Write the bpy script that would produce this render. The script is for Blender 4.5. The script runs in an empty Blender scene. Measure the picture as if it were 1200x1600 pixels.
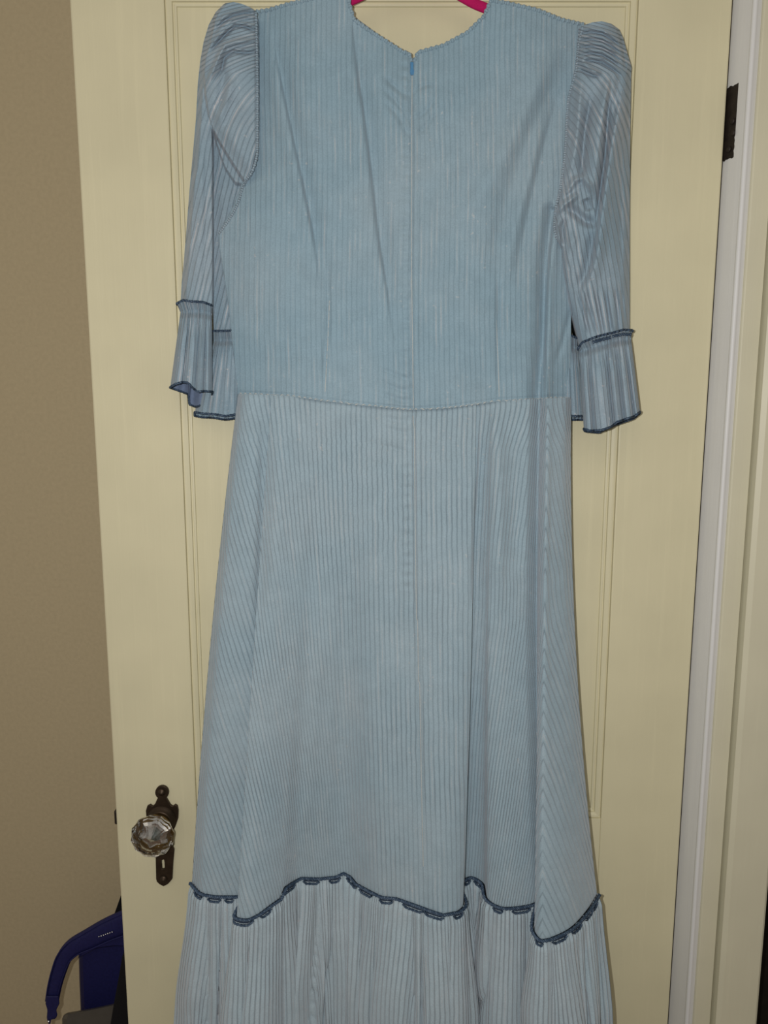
import bpy, math, random
import numpy as np

# ------------------------------------------------------------------ camera, light, exposure
random.seed(4)
rng = np.random.default_rng(4)
F = 1200.0                                   # focal length in pixels of the 1200x1600 frame
PITCH = math.atan(F / 7817.0)
D = 0.963                                    # camera to door face
ZC = 1.526                                   # camera height
CP, SP = math.cos(PITCH), math.sin(PITCH)
scn = bpy.context.scene
col = scn.collection

cam_d = bpy.data.cameras.new('camera')
cam_d.sensor_fit = 'VERTICAL'
cam_d.sensor_height = 36.0
cam_d.lens = 36.0 * F / 1600.0
cam_d.clip_start = 0.01
cam = bpy.data.objects.new('camera', cam_d)
cam.location = (0, -D, ZC)
cam.rotation_euler = (math.pi / 2 - PITCH, 0, 0)
col.objects.link(cam)
scn.camera = cam

w = bpy.data.worlds.new('room_ambient')
w.use_nodes = True
w.node_tree.nodes['Background'].inputs[0].default_value = (1.0, 0.92, 0.82, 1)
w.node_tree.nodes['Background'].inputs[1].default_value = 0.13
scn.world = w

fl = bpy.data.lights.new('phone_flash', 'POINT')
fl.energy = 9.0
fl.color = (1.0, 0.98, 0.97)
fl.shadow_soft_size = 0.004
flo = bpy.data.objects.new('phone_flash', fl)
flo.location = (-0.042, -D - 0.005, ZC + 0.016)
col.objects.link(flo)

ra = bpy.data.lights.new('room_lamp', 'AREA')
ra.shape = 'DISK'
ra.size = 1.4
ra.energy = 1.6
ra.color = (1.0, 0.84, 0.62)
rao = bpy.data.objects.new('room_lamp', ra)
rao.location = (-0.3, -1.9, 2.5)
rao.rotation_euler = (math.radians(42), 0, 0)
col.objects.link(rao)

scn.view_settings.view_transform = 'Standard'
scn.view_settings.look = 'None'
scn.view_settings.gamma = 1.0
scn.view_settings.use_curve_mapping = False
scn.view_settings.exposure = 1.15


# ------------------------------------------------------------------ helpers
def W(px, py, Y=0.0):
    """point of the place at depth Y (door face = 0, camera side negative) seen at a pixel of the photograph"""
    px = np.asarray(px, float); py = np.asarray(py, float); Y = np.asarray(Y, float)
    u = (px - 600) / F; v = (800 - py) / F
    k = (Y + D) / (CP + v * SP)
    return np.stack(np.broadcast_arrays(u * k, Y + 0 * k, ZC + k * (v * CP - SP)), -1)


def V3(px, py, Y=0.0):
    return tuple(float(c) for c in W(px, py, Y))


def interp(tab, x):
    t = np.array(tab, float)
    return np.interp(x, t[:, 0], t[:, 1])


def pchip(xk, yk, x):
    xk = np.asarray(xk, float); yk = np.asarray(yk, float)
    h = np.diff(xk); d = np.diff(yk) / h
    m = np.zeros_like(yk)
    m[0], m[-1] = d[0], d[-1]
    for i in range(1, len(yk) - 1):
        if d[i - 1] * d[i] > 0:
            w1, w2 = 2 * h[i] + h[i - 1], h[i] + 2 * h[i - 1]
            m[i] = (w1 + w2) / (w1 / d[i - 1] + w2 / d[i])
    i = np.clip(np.searchsorted(xk, x, side='right') - 1, 0, len(h) - 1)
    t = (x - xk[i]) / h[i]
    return ((1 + 2 * t) * (1 - t) ** 2 * yk[i] + t * (1 - t) ** 2 * h[i] * m[i]
            + t * t * (3 - 2 * t) * yk[i + 1] + t * t * (t - 1) * h[i] * m[i + 1])


def sm(a, b, x):
    t = np.clip((x - a) / (b - a), 0, 1)
    return t * t * (3 - 2 * t)


def link(name, me, parent=None, mat=None):
    o = bpy.data.objects.new(name, me)
    if mat is not None:
        me.materials.append(mat)
    col.objects.link(o)
    if parent is not None:
        o.parent = parent
    return o


def empty(name, loc=(0, 0, 0)):
    o = bpy.data.objects.new(name, None)
    o.empty_display_size = 0.05
    o.location = loc
    col.objects.link(o)
    return o


def raw(name, verts, faces, mat, parent=None, smooth=True, uv=None):
    me = bpy.data.meshes.new(name)
    me.from_pydata([tuple(v) for v in verts], [], faces)
    me.polygons.foreach_set('use_smooth', [smooth] * len(me.polygons))
    me.update()
    return link(name, me, parent, mat)


def grid(name, P, mat, parent=None, UV=None, close_s=False, flip=False, mat2=None, m2cols=None):
    """P[rows, cols, 3] -> one smooth mesh"""
    nr, nc = P.shape[:2]
    idx = np.arange(nr * nc).reshape(nr, nc)
    if close_s:
        a = idx; b = np.roll(idx, -1, 1)
        q = np.stack([a[:-1], b[:-1], b[1:], a[1:]], -1).reshape(-1, 4)
    else:
        q = np.stack([idx[:-1, :-1], idx[:-1, 1:], idx[1:, 1:], idx[1:, :-1]], -1).reshape(-1, 4)
    if flip:
        q = q[:, ::-1]
    me = bpy.data.meshes.new(name)
    nf = len(q)
    me.vertices.add(nr * nc); me.loops.add(nf * 4); me.polygons.add(nf)
    me.vertices.foreach_set('co', P.reshape(-1).astype(np.float32))
    me.loops.foreach_set('vertex_index', q.reshape(-1).astype(np.int32))
    me.polygons.foreach_set('loop_start', np.arange(0, nf * 4, 4, dtype=np.int32))
    me.polygons.foreach_set('use_smooth', np.ones(nf, bool))
    if UV is not None:
        L = me.uv_layers.new(name='rib')
        L.data.foreach_set('uv', UV.reshape(-1, 2)[q.reshape(-1)].astype(np.float32).reshape(-1))
    if mat2 is not None:
        me.materials.append(mat); me.materials.append(mat2)
        fc = q[:, 0] % nc
        me.polygons.foreach_set('material_index', np.isin(fc, m2cols).astype(np.int32))
        mat = None
    me.update(calc_edges=True)
    me.validate()
    return link(name, me, parent, mat)


def tube(name, pts, r, mat, parent=None, n=8, twist=0.0, wave=0.0, closed=False, flat=1.0):
    """cord along a path; wave swells the cord like a twisted yarn"""
    P = np.asarray(pts, float)
    seg = np.r_[0, np.cumsum(np.linalg.norm(np.diff(P, axis=0), axis=1))]
    T = np.gradient(P, axis=0)
    T /= np.linalg.norm(T, axis=1)[:, None] + 1e-12
    up = np.array([0.02, -1.0, 0.03])
    A = np.cross(T, up); A /= np.linalg.norm(A, axis=1)[:, None] + 1e-12
    B = np.cross(A, T)
    ang = np.linspace(0, 2 * math.pi, n, endpoint=False)
    rr = np.asarray(r, float) * np.ones(len(P))
    th = ang[None, :]
    rad = rr[:, None] * (1 + wave * np.cos(2 * th - seg[:, None] * twist))
    G = P[:, None, :] + rad[..., None] * (np.cos(th)[..., None] * A[:, None, :] + flat * np.sin(th)[..., None] * B[:, None, :])
    UV = np.stack(np.broadcast_arrays(seg[:, None] * 400, th / 6.283), -1).copy()
    return grid(name, G, mat, parent, UV=UV, close_s=True)


def resample(pts, step):
    P = np.asarray(pts, float)
    s = np.r_[0, np.cumsum(np.linalg.norm(np.diff(P, axis=0), axis=1))]
    n = max(3, int(s[-1] / step))
    x = np.linspace(0, s[-1], n)
    return np.stack([np.interp(x, s, P[:, i]) for i in range(P.shape[1])], -1)


def smoothpath(pts, step):
    P = np.asarray(pts, float)
    s = np.r_[0, np.cumsum(np.linalg.norm(np.diff(P, axis=0), axis=1) + 1e-9)]
    x = np.linspace(0, s[-1], max(4, int(s[-1] / step)))
    return np.stack([pchip(s, P[:, i], x) for i in range(P.shape[1])], -1)


def box(name, x0, x1, y0, y1, z0, z1, mat, parent=None, bevel=0.0):
    v = [(x, y, z) for x in (x0, x1) for y in (y0, y1) for z in (z0, z1)]
    f = [(0, 1, 3, 2), (4, 6, 7, 5), (0, 4, 5, 1), (2, 3, 7, 6), (0, 2, 6, 4), (1, 5, 7, 3)]
    o = raw(name, v, f, mat, parent, smooth=False)
    if bevel:
        b = o.modifiers.new('edge', 'BEVEL'); b.width = bevel; b.segments = 2
    return o


def lathe(name, prof, origin, mat, parent=None, n=32, smooth=True, star=0.0, cap=True):
    """profile of (distance out from the door, radius), turned about the -Y axis"""
    v = []; f = []
    for d, r in prof:
        for k in range(n):
            a = 2 * math.pi * (k + 0.5) / n
            q = r * (1 - (star if k % 2 else 0))
            v.append((origin[0] + q * math.cos(a), origin[1] - d, origin[2] + q * math.sin(a)))
    for i in range(len(prof) - 1):
        for k in range(n):
            k2 = (k + 1) % n
            f.append((i * n + k, i * n + k2, (i + 1) * n + k2, (i + 1) * n + k))
    if cap:
        f.append(tuple(range(n - 1, -1, -1)))
        f.append(tuple(range((len(prof) - 1) * n, len(prof) * n)))
    return raw(name, v, f, mat, parent, smooth=smooth)


def plate(name, outline, holes, Y, th, bev, mat, parent=None):
    """flat plate of a given outline (pixels), with holes cut through"""
    cu = bpy.data.curves.new(name + '_outline', 'CURVE')
    cu.dimensions = '2D'; cu.fill_mode = 'BOTH'
    cu.extrude = th / 2; cu.bevel_depth = bev; cu.bevel_resolution = 1
    for poly in [outline] + holes:
        sp = cu.splines.new('POLY')
        P = [V3(x, y, Y) for x, y in poly]
        sp.points.add(len(P) - 1)
        for i, p in enumerate(P):
            sp.points[i].co = (p[0], p[2], 0, 1)
        sp.use_cyclic_u = True
    tmp = bpy.data.objects.new('outline', cu)
    col.objects.link(tmp)
    dg = bpy.context.evaluated_depsgraph_get()
    me = bpy.data.meshes.new_from_object(tmp.evaluated_get(dg))
    bpy.data.objects.remove(tmp); bpy.data.curves.remove(cu)
    me.name = name
    for v in me.vertices:
        x, z, y = v.co
        v.co = (x, Y - y, z)
    me.flip_normals()
    me.update()
    me.materials.clear()
    return link(name, me, parent, mat)


# ------------------------------------------------------------------ materials
def mk(name):
    m = bpy.data.materials.new(name)
    m.use_nodes = True
    nt = m.node_tree
    return m, nt, nt.nodes, nt.links, nt.nodes['Principled BSDF']


def mth(N, L, op, a, b=None, clamp=False):
    n = N.new('ShaderNodeMath'); n.operation = op; n.use_clamp = clamp
    for i, x in enumerate((a, b)):
        if x is None: continue
        if isinstance(x, (int, float)): n.inputs[i].default_value = x
        else: L.new(x, n.inputs[i])
    return n.outputs[0]


def mixc(N, L, fac, a, b):
    n = N.new('ShaderNodeMix'); n.data_type = 'RGBA'
    for i, x in ((0, fac), (6, a), (7, b)):
        if isinstance(x, (int, float)): n.inputs[i].default_value = x
        elif isinstance(x, tuple): n.inputs[i].default_value = (*x, 1)
        else: L.new(x, n.inputs[i])
    return n.outputs[2]


def noise(N, L, vec, scale, detail=2.0, rough=0.5):
    n = N.new('ShaderNodeTexNoise')
    n.inputs['Scale'].default_value = scale
    n.inputs['Detail'].default_value = detail
    n.inputs['Roughness'].default_value = rough
    if vec is not None: L.new(vec, n.inputs['Vector'])
    return n.outputs['Fac']


def rng_map(N, L, x, a, b, c=0.0, d=1.0):
    n = N.new('ShaderNodeMapRange')
    L.new(x, n.inputs[0])
    for i, val in enumerate((a, b, c, d)): n.inputs[i + 1].default_value = val
    return n.outputs[0]


def corduroy(name, ground, crest, worn, depth=0.0010, streak=0.55, line=0.5, sheen=0.22, slen=12.0):
    m, nt, N, L, B = mk(name)
    uv = N.new('ShaderNodeUVMap'); uv.uv_map = 'rib'
    sx = N.new('ShaderNodeSeparateXYZ'); L.new(uv.outputs[0], sx.inputs[0])
    u, v = sx.outputs[0], sx.outputs[1]
    tc = N.new('ShaderNodeTexCoord'); ob = tc.outputs['Object']
    # slight waviness of the ribs
    wv = noise(N, L, ob, 35.0, 1.0)
    u = mth(N, L, 'ADD', u, mth(N, L, 'MULTIPLY', wv, 0.35))
    a = mth(N, L, 'MULTIPLY', mth(N, L, 'ABSOLUTE', mth(N, L, 'SUBTRACT', mth(N, L, 'FRACT', u), 0.5)), 2.0)
    prof = mth(N, L, 'SUBTRACT', 1.0, mth(N, L, 'POWER', a, 4.0))
    rid = mth(N, L, 'FLOOR', u)
    nap = rng_map(N, L, noise(N, L, ob, 11.0, 2.0), 0.35, 0.65, 0.6, 1.0)
    prof = mth(N, L, 'SUBTRACT', 1.0, mth(N, L, 'MULTIPLY', nap, mth(N, L, 'SUBTRACT', 1.0, prof)))
    cv = N.new('ShaderNodeCombineXYZ')
    L.new(mth(N, L, 'MULTIPLY', rid, 3.17), cv.inputs[0]); L.new(mth(N, L, 'MULTIPLY', v, slen), cv.inputs[1])
    sn = noise(N, L, cv.outputs[0], 1.0, 3.0, 0.6)
    crestm = rng_map(N, L, a, 0.05, 0.42, 1.0, 0.0)
    st = mth(N, L, 'MULTIPLY', rng_map(N, L, sn, 0.50, 0.66), crestm)
    blotch = noise(N, L, ob, 7.0, 3.0)
    fine = noise(N, L, ob, 700.0, 2.0)
    pile = noise(N, L, ob, 60.0, 3.0)
    c = mixc(N, L, mth(N, L, 'ADD', mth(N, L, 'MULTIPLY', prof, line), 1 - line), ground, crest)
    grey = tuple(0.8 * x + 0.2 * y for x, y in zip(crest, worn))
    c = mixc(N, L, mth(N, L, 'MULTIPLY', rng_map(N, L, blotch, 0.4, 0.65), 0.8), c, grey)
    c = mixc(N, L, mth(N, L, 'MULTIPLY', st, streak), c, worn)
    k = mth(N, L, 'ADD', mth(N, L, 'MULTIPLY', fine, 0.34), mth(N, L, 'MULTIPLY', pile, 0.22))
    k = mth(N, L, 'ADD', k, 0.72)
    lint = mth(N, L, 'MULTIPLY', rng_map(N, L, noise(N, L, ob, 210.0, 1.0), 0.70, 0.78), rng_map(N, L, noise(N, L, ob, 14.0, 1.0), 0.5, 0.62))
    c = mixc(N, L, mth(N, L, 'MULTIPLY', lint, 0.6), c, worn)
    hs = N.new('ShaderNodeHueSaturation'); L.new(c, hs.inputs['Color']); L.new(k, hs.inputs['Value'])
    L.new(hs.outputs[0], B.inputs['Base Color'])
    B.inputs['Roughness'].default_value = 0.95
    B.inputs['Specular IOR Level'].default_value = 0.15
    B.inputs['Sheen Weight'].default_value = sheen
    B.inputs['Sheen Roughness'].default_value = 0.5
    B.inputs['Sheen Tint'].default_value = (0.95, 0.93, 0.97, 1)
    h = mth(N, L, 'ADD', prof, mth(N, L, 'MULTIPLY', fine, 0.25))
    bp = N.new('ShaderNodeBump'); bp.inputs['Distance'].default_value = depth; bp.inputs['Strength'].default_value = 1.0
    L.new(h, bp.inputs['Height']); L.new(bp.outputs[0], B.inputs['Normal'])
    return m


def painted(name, base, var=0.12, gloss=0.45, brush=(90, 90, 3), bump=0.0006, spec=0.35):
    m, nt, N, L, B = mk(name)
    tc = N.new('ShaderNodeTexCoord')
    mp = N.new('ShaderNodeMapping'); mp.inputs['Scale'].default_value = brush
    L.new(tc.outputs['Object'], mp.inputs[0])
    n1 = noise(N, L, mp.outputs[0], 1.0, 4.0, 0.6)
    n2 = noise(N, L, tc.outputs['Object'], 9.0, 3.0)
    dark = tuple(x * (1 - var) for x in base)
    lite = tuple(min(1, x * (1 + var * 0.6)) for x in base)
    c = mixc(N, L, n2, dark, lite)
    c = mixc(N, L, mth(N, L, 'MULTIPLY', rng_map(N, L, n1, 0.55, 0.75), 0.38), c, tuple(min(1, x * 1.12) for x in base))
    L.new(c, B.inputs['Base Color'])
    B.inputs['Roughness'].default_value = gloss
    B.inputs['Specular IOR Level'].default_value = spec
    bp = N.new('ShaderNodeBump'); bp.inputs['Distance'].default_value = bump; bp.inputs['Strength'].default_value = 0.6
    L.new(n1, bp.inputs['Height']); L.new(bp.outputs[0], B.inputs['Normal'])
    return m


def plain(name, base, rough=0.6, metal=0.0, nscale=80, var=0.2, spec=0.4, bump=0.0):
    m, nt, N, L, B = mk(name)
    tc = N.new('ShaderNodeTexCoord')
    n1 = noise(N, L, tc.outputs['Object'], nscale, 3.0)
    c = mixc(N, L, n1, tuple(x * (1 - var) for x in base), tuple(min(1, x * (1 + var)) for x in base))
    L.new(c, B.inputs['Base Color'])
    B.inputs['Roughness'].default_value = rough
    B.inputs['Metallic'].default_value = metal
    B.inputs['Specular IOR Level'].default_value = spec
    if bump:
        bp = N.new('ShaderNodeBump'); bp.inputs['Distance'].default_value = bump; bp.inputs['Strength'].default_value = 0.5
        L.new(n1, bp.inputs['Height']); L.new(bp.outputs[0], B.inputs['Normal'])
    return m


def cord_mat(name):
    m, nt, N, L, B = mk(name)
    uv = N.new('ShaderNodeUVMap'); uv.uv_map = 'rib'
    sx = N.new('ShaderNodeSeparateXYZ'); L.new(uv.outputs[0], sx.inputs[0])
    s = mth(N, L, 'ADD', mth(N, L, 'MULTIPLY', sx.outputs[0], 1.0), mth(N, L, 'MULTIPLY', sx.outputs[1], 3.0))
    a = mth(N, L, 'FRACT', s)
    tc = N.new('ShaderNodeTexCoord')
    n1 = noise(N, L, tc.outputs['Object'], 260.0, 2.0)
    f = mth(N, L, 'MULTIPLY', rng_map(N, L, a, 0.5, 1.0), rng_map(N, L, n1, 0.42, 0.62))
    c = mixc(N, L, f, (0.032, 0.058, 0.100), (0.20, 0.27, 0.35))
    L.new(c, B.inputs['Base Color'])
    B.inputs['Roughness'].default_value = 0.7
    B.inputs['Specular IOR Level'].default_value = 0.3
    bp = N.new('ShaderNodeBump'); bp.inputs['Distance'].default_value = 0.001
    L.new(a, bp.inputs['Height']); L.new(bp.outputs[0], B.inputs['Normal'])
    return m


M_CORD = corduroy('pale_blue_corduroy', (0.200, 0.305, 0.373), (0.241, 0.351, 0.421), (0.46, 0.49, 0.50), 0.00050, 0.5, 0.8)
M_SLEEVE = corduroy('sleeve_corduroy', (0.185, 0.277, 0.342), (0.230, 0.325, 0.393), (0.56, 0.545, 0.55), 0.00105, 0.75, 0.9, slen=9.0)
M_SKIRT = corduroy('skirt_corduroy', (0.201, 0.280, 0.336), (0.291, 0.392, 0.452), (0.46, 0.48, 0.49), 0.00080, 0.42, 0.95, sheen=0.45)  # same cloth made paler: sheen of the nap set in the base colour
M_RUFFLE = corduroy('ruffle_corduroy', (0.220, 0.300, 0.356), (0.356, 0.459, 0.516), (0.48, 0.47, 0.48), 0.00140, 0.42, 1.0, sheen=0.45)  # palest copy of the cloth, nap sheen again put into the colour
M_NAVY = cord_mat('navy_cord')
M_NAVY_DARK = plain('navy_gap_shade', (0.018, 0.03, 0.055), 0.9, nscale=300)  # darker copy of the cord colour with shade painted in
M_LINING = plain('cuff_reverse', (0.15, 0.20, 0.30), 0.9, nscale=400)
M_STITCH = plain('pale_stitching', (0.42, 0.46, 0.465), 0.9, nscale=500)
M_ZIP = plain('zip_blue', (0.06, 0.21, 0.40), 0.4, nscale=300)
M_PINK = plain('pink_velvet', (0.46, 0.012, 0.11), 0.9, nscale=400, spec=0.1)
M_DOOR = painted('cream_gloss_paint', (0.66, 0.617, 0.42))
M_CASING = painted('cream_casing_paint', (0.63, 0.605, 0.455))
M_JAMB = painted('white_jamb_paint', (0.70, 0.705, 0.70), var=0.06)
M_WALL = plain('tan_wall_paint', (0.50, 0.42, 0.27), 0.9, nscale=160, var=0.10, spec=0.15, bump=0.0006)
M_DARK = plain('doorway_darkness', (0.012, 0.009, 0.007), 0.9, nscale=60, var=0.6, spec=0.1)  # darkness past the casing painted as a near-black base colour
M_FLOOR = plain('floor_wood', (0.16, 0.09, 0.045), 0.5, nscale=12)
M_BRASS = plain('aged_brass', (0.27, 0.18, 0.07), 0.35, metal=1.0, nscale=90, var=0.5)
M_BRONZE = plain('dark_bronze', (0.055, 0.038, 0.025), 0.45, metal=0.7, nscale=120, var=0.5)
M_IRON = plain('black_hinge_iron', (0.022, 0.016, 0.012), 0.6, metal=0.3, nscale=120, var=0.7, bump=0.0008)
M_BAG = plain('navy_nylon', (0.012, 0.013, 0.075), 0.55, nscale=250, var=0.35, spec=0.3, bump=0.0004)
M_BLACK = plain('black_fabric', (0.006, 0.006, 0.007), 0.8, nscale=200, spec=0.2)
M_GREY = plain('grey_plastic', (0.075, 0.07, 0.06), 0.35, nscale=40)
M_STEEL = plain('bright_steel', (0.7, 0.7, 0.7), 0.25, metal=1.0)
m, nt, N, L, B = mk('clear_glass')
B.inputs['Base Color'].default_value = (0.97, 0.98, 0.97, 1)
B.inputs['Transmission Weight'].default_value = 1.0
B.inputs['Roughness'].default_value = 0.02
B.inputs['IOR'].default_value = 1.5
M_GLASS = m


def structure(o):
    o['kind'] = 'structure'
    return o


# ------------------------------------------------------------------ the room shell
structure(box('floor', -2.2, 2.2, -2.6, 0.5, -0.05, 0.0, M_FLOOR))
structure(box('wall_back', -2.2, 0.9, 0.30, 0.36, 0.0, 2.6, M_WALL))
structure(box('dark_doorway_right', 0.46, 2.0, 0.10, 0.16, 0.0, 2.6, M_DARK))  # stands in for an unlit doorway, its dark put into the colour

# ------------------------------------------------------------------ the door
XL, XR = -0.362, 0.4015
ZT = 2.065
door = empty('door_1', (0, 0, 0)); structure(door)
TH = 0.036
pxl = -0.253; pxr = 0.2930        # edges of the panel opening
pzt = float(W(600, -12)[2]); pzb = float(W(936, 1279)[2])
lock_z = pzb - 0.20
box('stile', XL, pxl, 0, TH, 0.01, ZT, M_DOOR, door, 0.0022)
box('stile', pxr, XR, 0, TH, 0.01, ZT, M_DOOR, door, 0.0022)
box('top_rail', pxl, pxr, 0.0, TH, pzt, ZT, M_DOOR, door, 0.0006)
box('lock_rail', pxl, pxr, 0.0, TH, lock_z, pzb, M_DOOR, door, 0.0006)
box('bottom_rail', pxl, pxr, 0.0, TH, 0.01, 0.24, M_DOOR, door, 0.0006)
box('panel', pxl, pxr, 0.0060, 0.024, pzb, pzt, M_DOOR, door)
box('panel', pxl, pxr, 0.0060, 0.024, 0.24, lock_z, M_DOOR, door)
PROF = [(0, 0), (0.0004, 0.0030), (0.0018, 0.0032), (0.0022, 0.0006), (0.0045, 0.0008), (0.0080, 0.0022), (0.0086, 0.0046),
        (0.0100, 0.0048), (0.0106, 0.0034), (0.0128, 0.0040), (0.0134, 0.0062)]


def moulding(z0, z1):
    corners = [(pxl, z0, 1, 1), (pxr, z0, -1, 1), (pxr, z1, -1, -1), (pxl, z1, 1, -1)]
    for k in range(4):
        a, b = corners[k], corners[(k + 1) % 4]
        v = []
        for (i, d) in PROF: v.append((a[0] + a[2] * i, d, a[1] + a[3] * i))
        for (i, d) in PROF: v.append((b[0] + b[2] * i, d, b[1] + b[3] * i))
        n = len(PROF)
        raw('panel_moulding', v, [(j, j + 1, n + j + 1, n + j) for j in range(n - 1)], M_DOOR, door, smooth=False)


moulding(pzb, pzt)
moulding(0.24, lock_z)

# escutcheon, knob, latch
AX = V3(254, 1277, 0)
circ = lambda cx, cy, r, a0, a1, n: [(cx + r * math.cos(math.radians(a0 + (a1 - a0) * i / (n - 1))), cy + r * math.sin(math.radians(a0 + (a1 - a0) * i / (n - 1)))) for i in range(n)]
out = circ(253.5, 1237.5, 10, 125, 415, 18) + [(262, 1250), (266, 1257), (270, 1260), (274, 1257), (277, 1259), (278.5, 1266), (278, 1278),
      (274, 1290), (269, 1300), (268, 1318), (272, 1327), (270, 1350), (269, 1372), (265, 1377), (262, 1380), (256, 1383), (250, 1380), (246, 1376),
      (245, 1372), (244.5, 1350), (244, 1327), (246, 1318), (243, 1300), (235, 1290), (230, 1278), (229, 1266), (231, 1259), (235, 1257),
      (239, 1260), (243, 1256), (246, 1249)]
hole = [(252, 1343), (257, 1341), (258, 1346), (258.5, 1357), (253, 1358)]
esc = plate('escutcheon', out, [hole], -0.0022, 0.003, 0.0005, M_BRONZE, door)
esc['label'] = 'dark bronze keyhole plate with a round finial and scrolled shoulders'
for (sx_, sy_) in ((252.5, 1237.5), (255.5, 1373)):
    so = V3(sx_, sy_, -0.0042)
    lathe('screw', [(0, 0.0052), (0.0012, 0.005), (0.003, 0.003), (0.0032, 0.0)], so, M_BRONZE, esc, n=14)
lathe('rosette', [(0.003, 0.0195), (0.006, 0.019), (0.0075, 0.0165), (0.011, 0.0150), (0.013, 0.0135)], AX, M_BRONZE, esc, n=28)
knob = lathe('knob', [(0.010, 0.0135), (0.018, 0.0140), (0.0235, 0.0165), (0.0255, 0.0192), (0.0300, 0.0198), (0.0315, 0.0185), (0.033, 0.014)], AX, M_BRASS, door, n=32)
knob['label'] = 'clear faceted glass knob on a brass shank'
gp = [(0.031, 0.0165), (0.034, 0.0215), (0.039, 0.0268), (0.045, 0.0285), (0.050, 0.0272), (0.0545, 0.0225), (0.0575, 0.0185), (0.0600, 0.0120), (0.0608, 0.0040)]
gl = lathe('glass_head', gp, AX, M_GLASS, knob, n=24, smooth=False, star=0.055)
lathe('silvered_core', [(0.0335, 0.0150), (0.0350, 0.0155), (0.0370, 0.0120), (0.0375, 0.0090), (0.0430, 0.0055), (0.0480, 0.0004)], AX, M_STEEL, knob, n=12, smooth=False, star=0.2)
lz = V3(183, 1276, 0.01)
box('latch_bolt', XL - 0.006, XL + 0.01, 0.008, 0.024, lz[2] - 0.011, lz[2] + 0.009, M_IRON, door, 0.002)

# ------------------------------------------------------------------ jamb and casing at the hinge side
JY = -0.030
trim = empty('trim_1', (0, 0, 0)); structure(trim)
jx0 = XR + 0.0030; jx1 = float(W(1155, 400, JY)[0])
xg = float(W(1197, 400, JY)[0]); xo = float(W(1183, 1600, JY - 0.012)[0])


def profile_run(name, prof, mat, z0=0.0, z1=2.4, smooth=False):
    v = [(x, y, z0) for x, y in prof] + [(x, y, z1) for x, y in prof]
    n = len(prof)
    return raw(name, v, [(j, n + j, n + j + 1, j + 1) for j in range(n - 1)], mat, trim, smooth)


rr_ = 0.006
jamb_prof = [(jx0 + 0.006, 0.075), (jx0 + 0.009, 0.014), (jx0 + 0.0008, 0.008), (jx0, 0.006), (jx1 - 0.0022, JY + rr_)]
for i in range(7):
    a = math.pi - (math.pi * 0.62) * i / 6
    jamb_prof.append((jx1 + 0.0008 + 0.003 * math.cos(a), JY + 0.004 - 0.003 * math.sin(a)))
jx2 = jx1 + 0.0085
jamb_prof += [(jx1 + 0.0040, JY + 0.0024), (jx2, JY + 0.0042)]
profile_run('jamb', jamb_prof, M_JAMB, smooth=False)
cas = [(jx2 - 0.0002, 0.03), (jx2, JY + 0.0018), (jx2 + 0.0008, JY + 0.0004), (jx2 + 0.002, JY)]
cas += [(xg - 0.001, JY), (xg, JY + 0.006), (xg + 0.0016, JY + 0.006), (xg + 0.0022, JY - 0.010), (xg + 0.008, JY - 0.013), (xo - 0.003, JY - 0.012), (xo, JY - 0.010), (xo, 0.06), (jx1 + 0.01, 0.06)]
profile_run('casing', cas, M_CASING)
# hinge leaf on the jamb
dj = np.array([jx1 - jx0, JY + rr_ - 0.006]); dl = np.linalg.norm(dj); dj = dj / dl
nj = np.array([dj[1], -dj[0]]);  nj = nj if nj[1] < 0 or nj[0] < 0 else -nj
hp = [(0.995, 0.02), (0.995, 0.62), (0.99, 0.66)]
zt_, zb_ = float(W(1150, 130, -0.01)[2]), float(W(1140, 246, -0.01)[2])
f0, f1 = 0.0, 0.60 * dl
nx_, nz_ = 8, 22
hv = []; hf = []
for i in range(nz_ + 1):
    for j in range(nx_ + 1):
        s = f0 + (f1 - f0) * j / nx_
        z = zt_ + (zb_ - zt_) * i / nz_
        if j == nx_: s += rng.normal(0, 0.0005) - (0.0012 if i > 14 else 0)
        if i in (0, nz_): z += rng.normal(0, 0.0006)
        p = np.array([jx0, 0.006]) + dj * s + nj * 0.0012
        hv.append((p[0], p[1], z))
for i in range(nz_):
    for j in range(nx_):
        a = i * (nx_ + 1) + j
        hf.append((a, a + nx_ + 1, a + nx_ + 2, a + 1))
hinge = raw('hinge_leaf', hv, hf, M_IRON, trim)
sd = hinge.modifiers.new('thick', 'SOLIDIFY'); sd.thickness = 0.0016
hinge['label'] = 'dark painted-over hinge leaf'
for (q, fz) in ((0.52, 0.50), (0.60, 0.665), (0.40, 0.87)):
    p = np.array([jx0, 0.006]) + dj * (q * f1 / 0.6 * 0.8) + nj * 0.0025
    c = np.array([p[0], p[1], zt_ + (zb_ - zt_) * fz])
    a3 = np.array([dj[0], dj[1], 0]); n3 = np.array([nj[0], nj[1], 0])
    vs = []
    for rr, hh in ((0.0034, 0.0), (0.0030, 0.0010), (0.0012, 0.0014)):
        for k in range(10):
            an = 2 * math.pi * k / 10
            vs.append(c + rr * (math.cos(an) * a3 + math.sin(an) * np.array([0, 0, 1])) + n3 * hh)
    fs = [(i * 10 + k, i * 10 + (k + 1) % 10, (i + 1) * 10 + (k + 1) % 10, (i + 1) * 10 + k) for i in range(2) for k in range(10)] + [tuple(range(20, 30))]
    raw('screw', vs, fs, M_IRON, hinge)

# ------------------------------------------------------------------ the dress
PITCH_RIB = 0.0060
dress = empty('dress', (0.0, -0.03, 0.0))
dress['label'] = 'pale blue corduroy dress with navy corded ruffles hanging on the cream door'
dress['category'] = 'dress'
DO = np.array([0.0, -0.03, 0.0])


def dpart(o):
    o.location = tuple(-DO)
    return o


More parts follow.
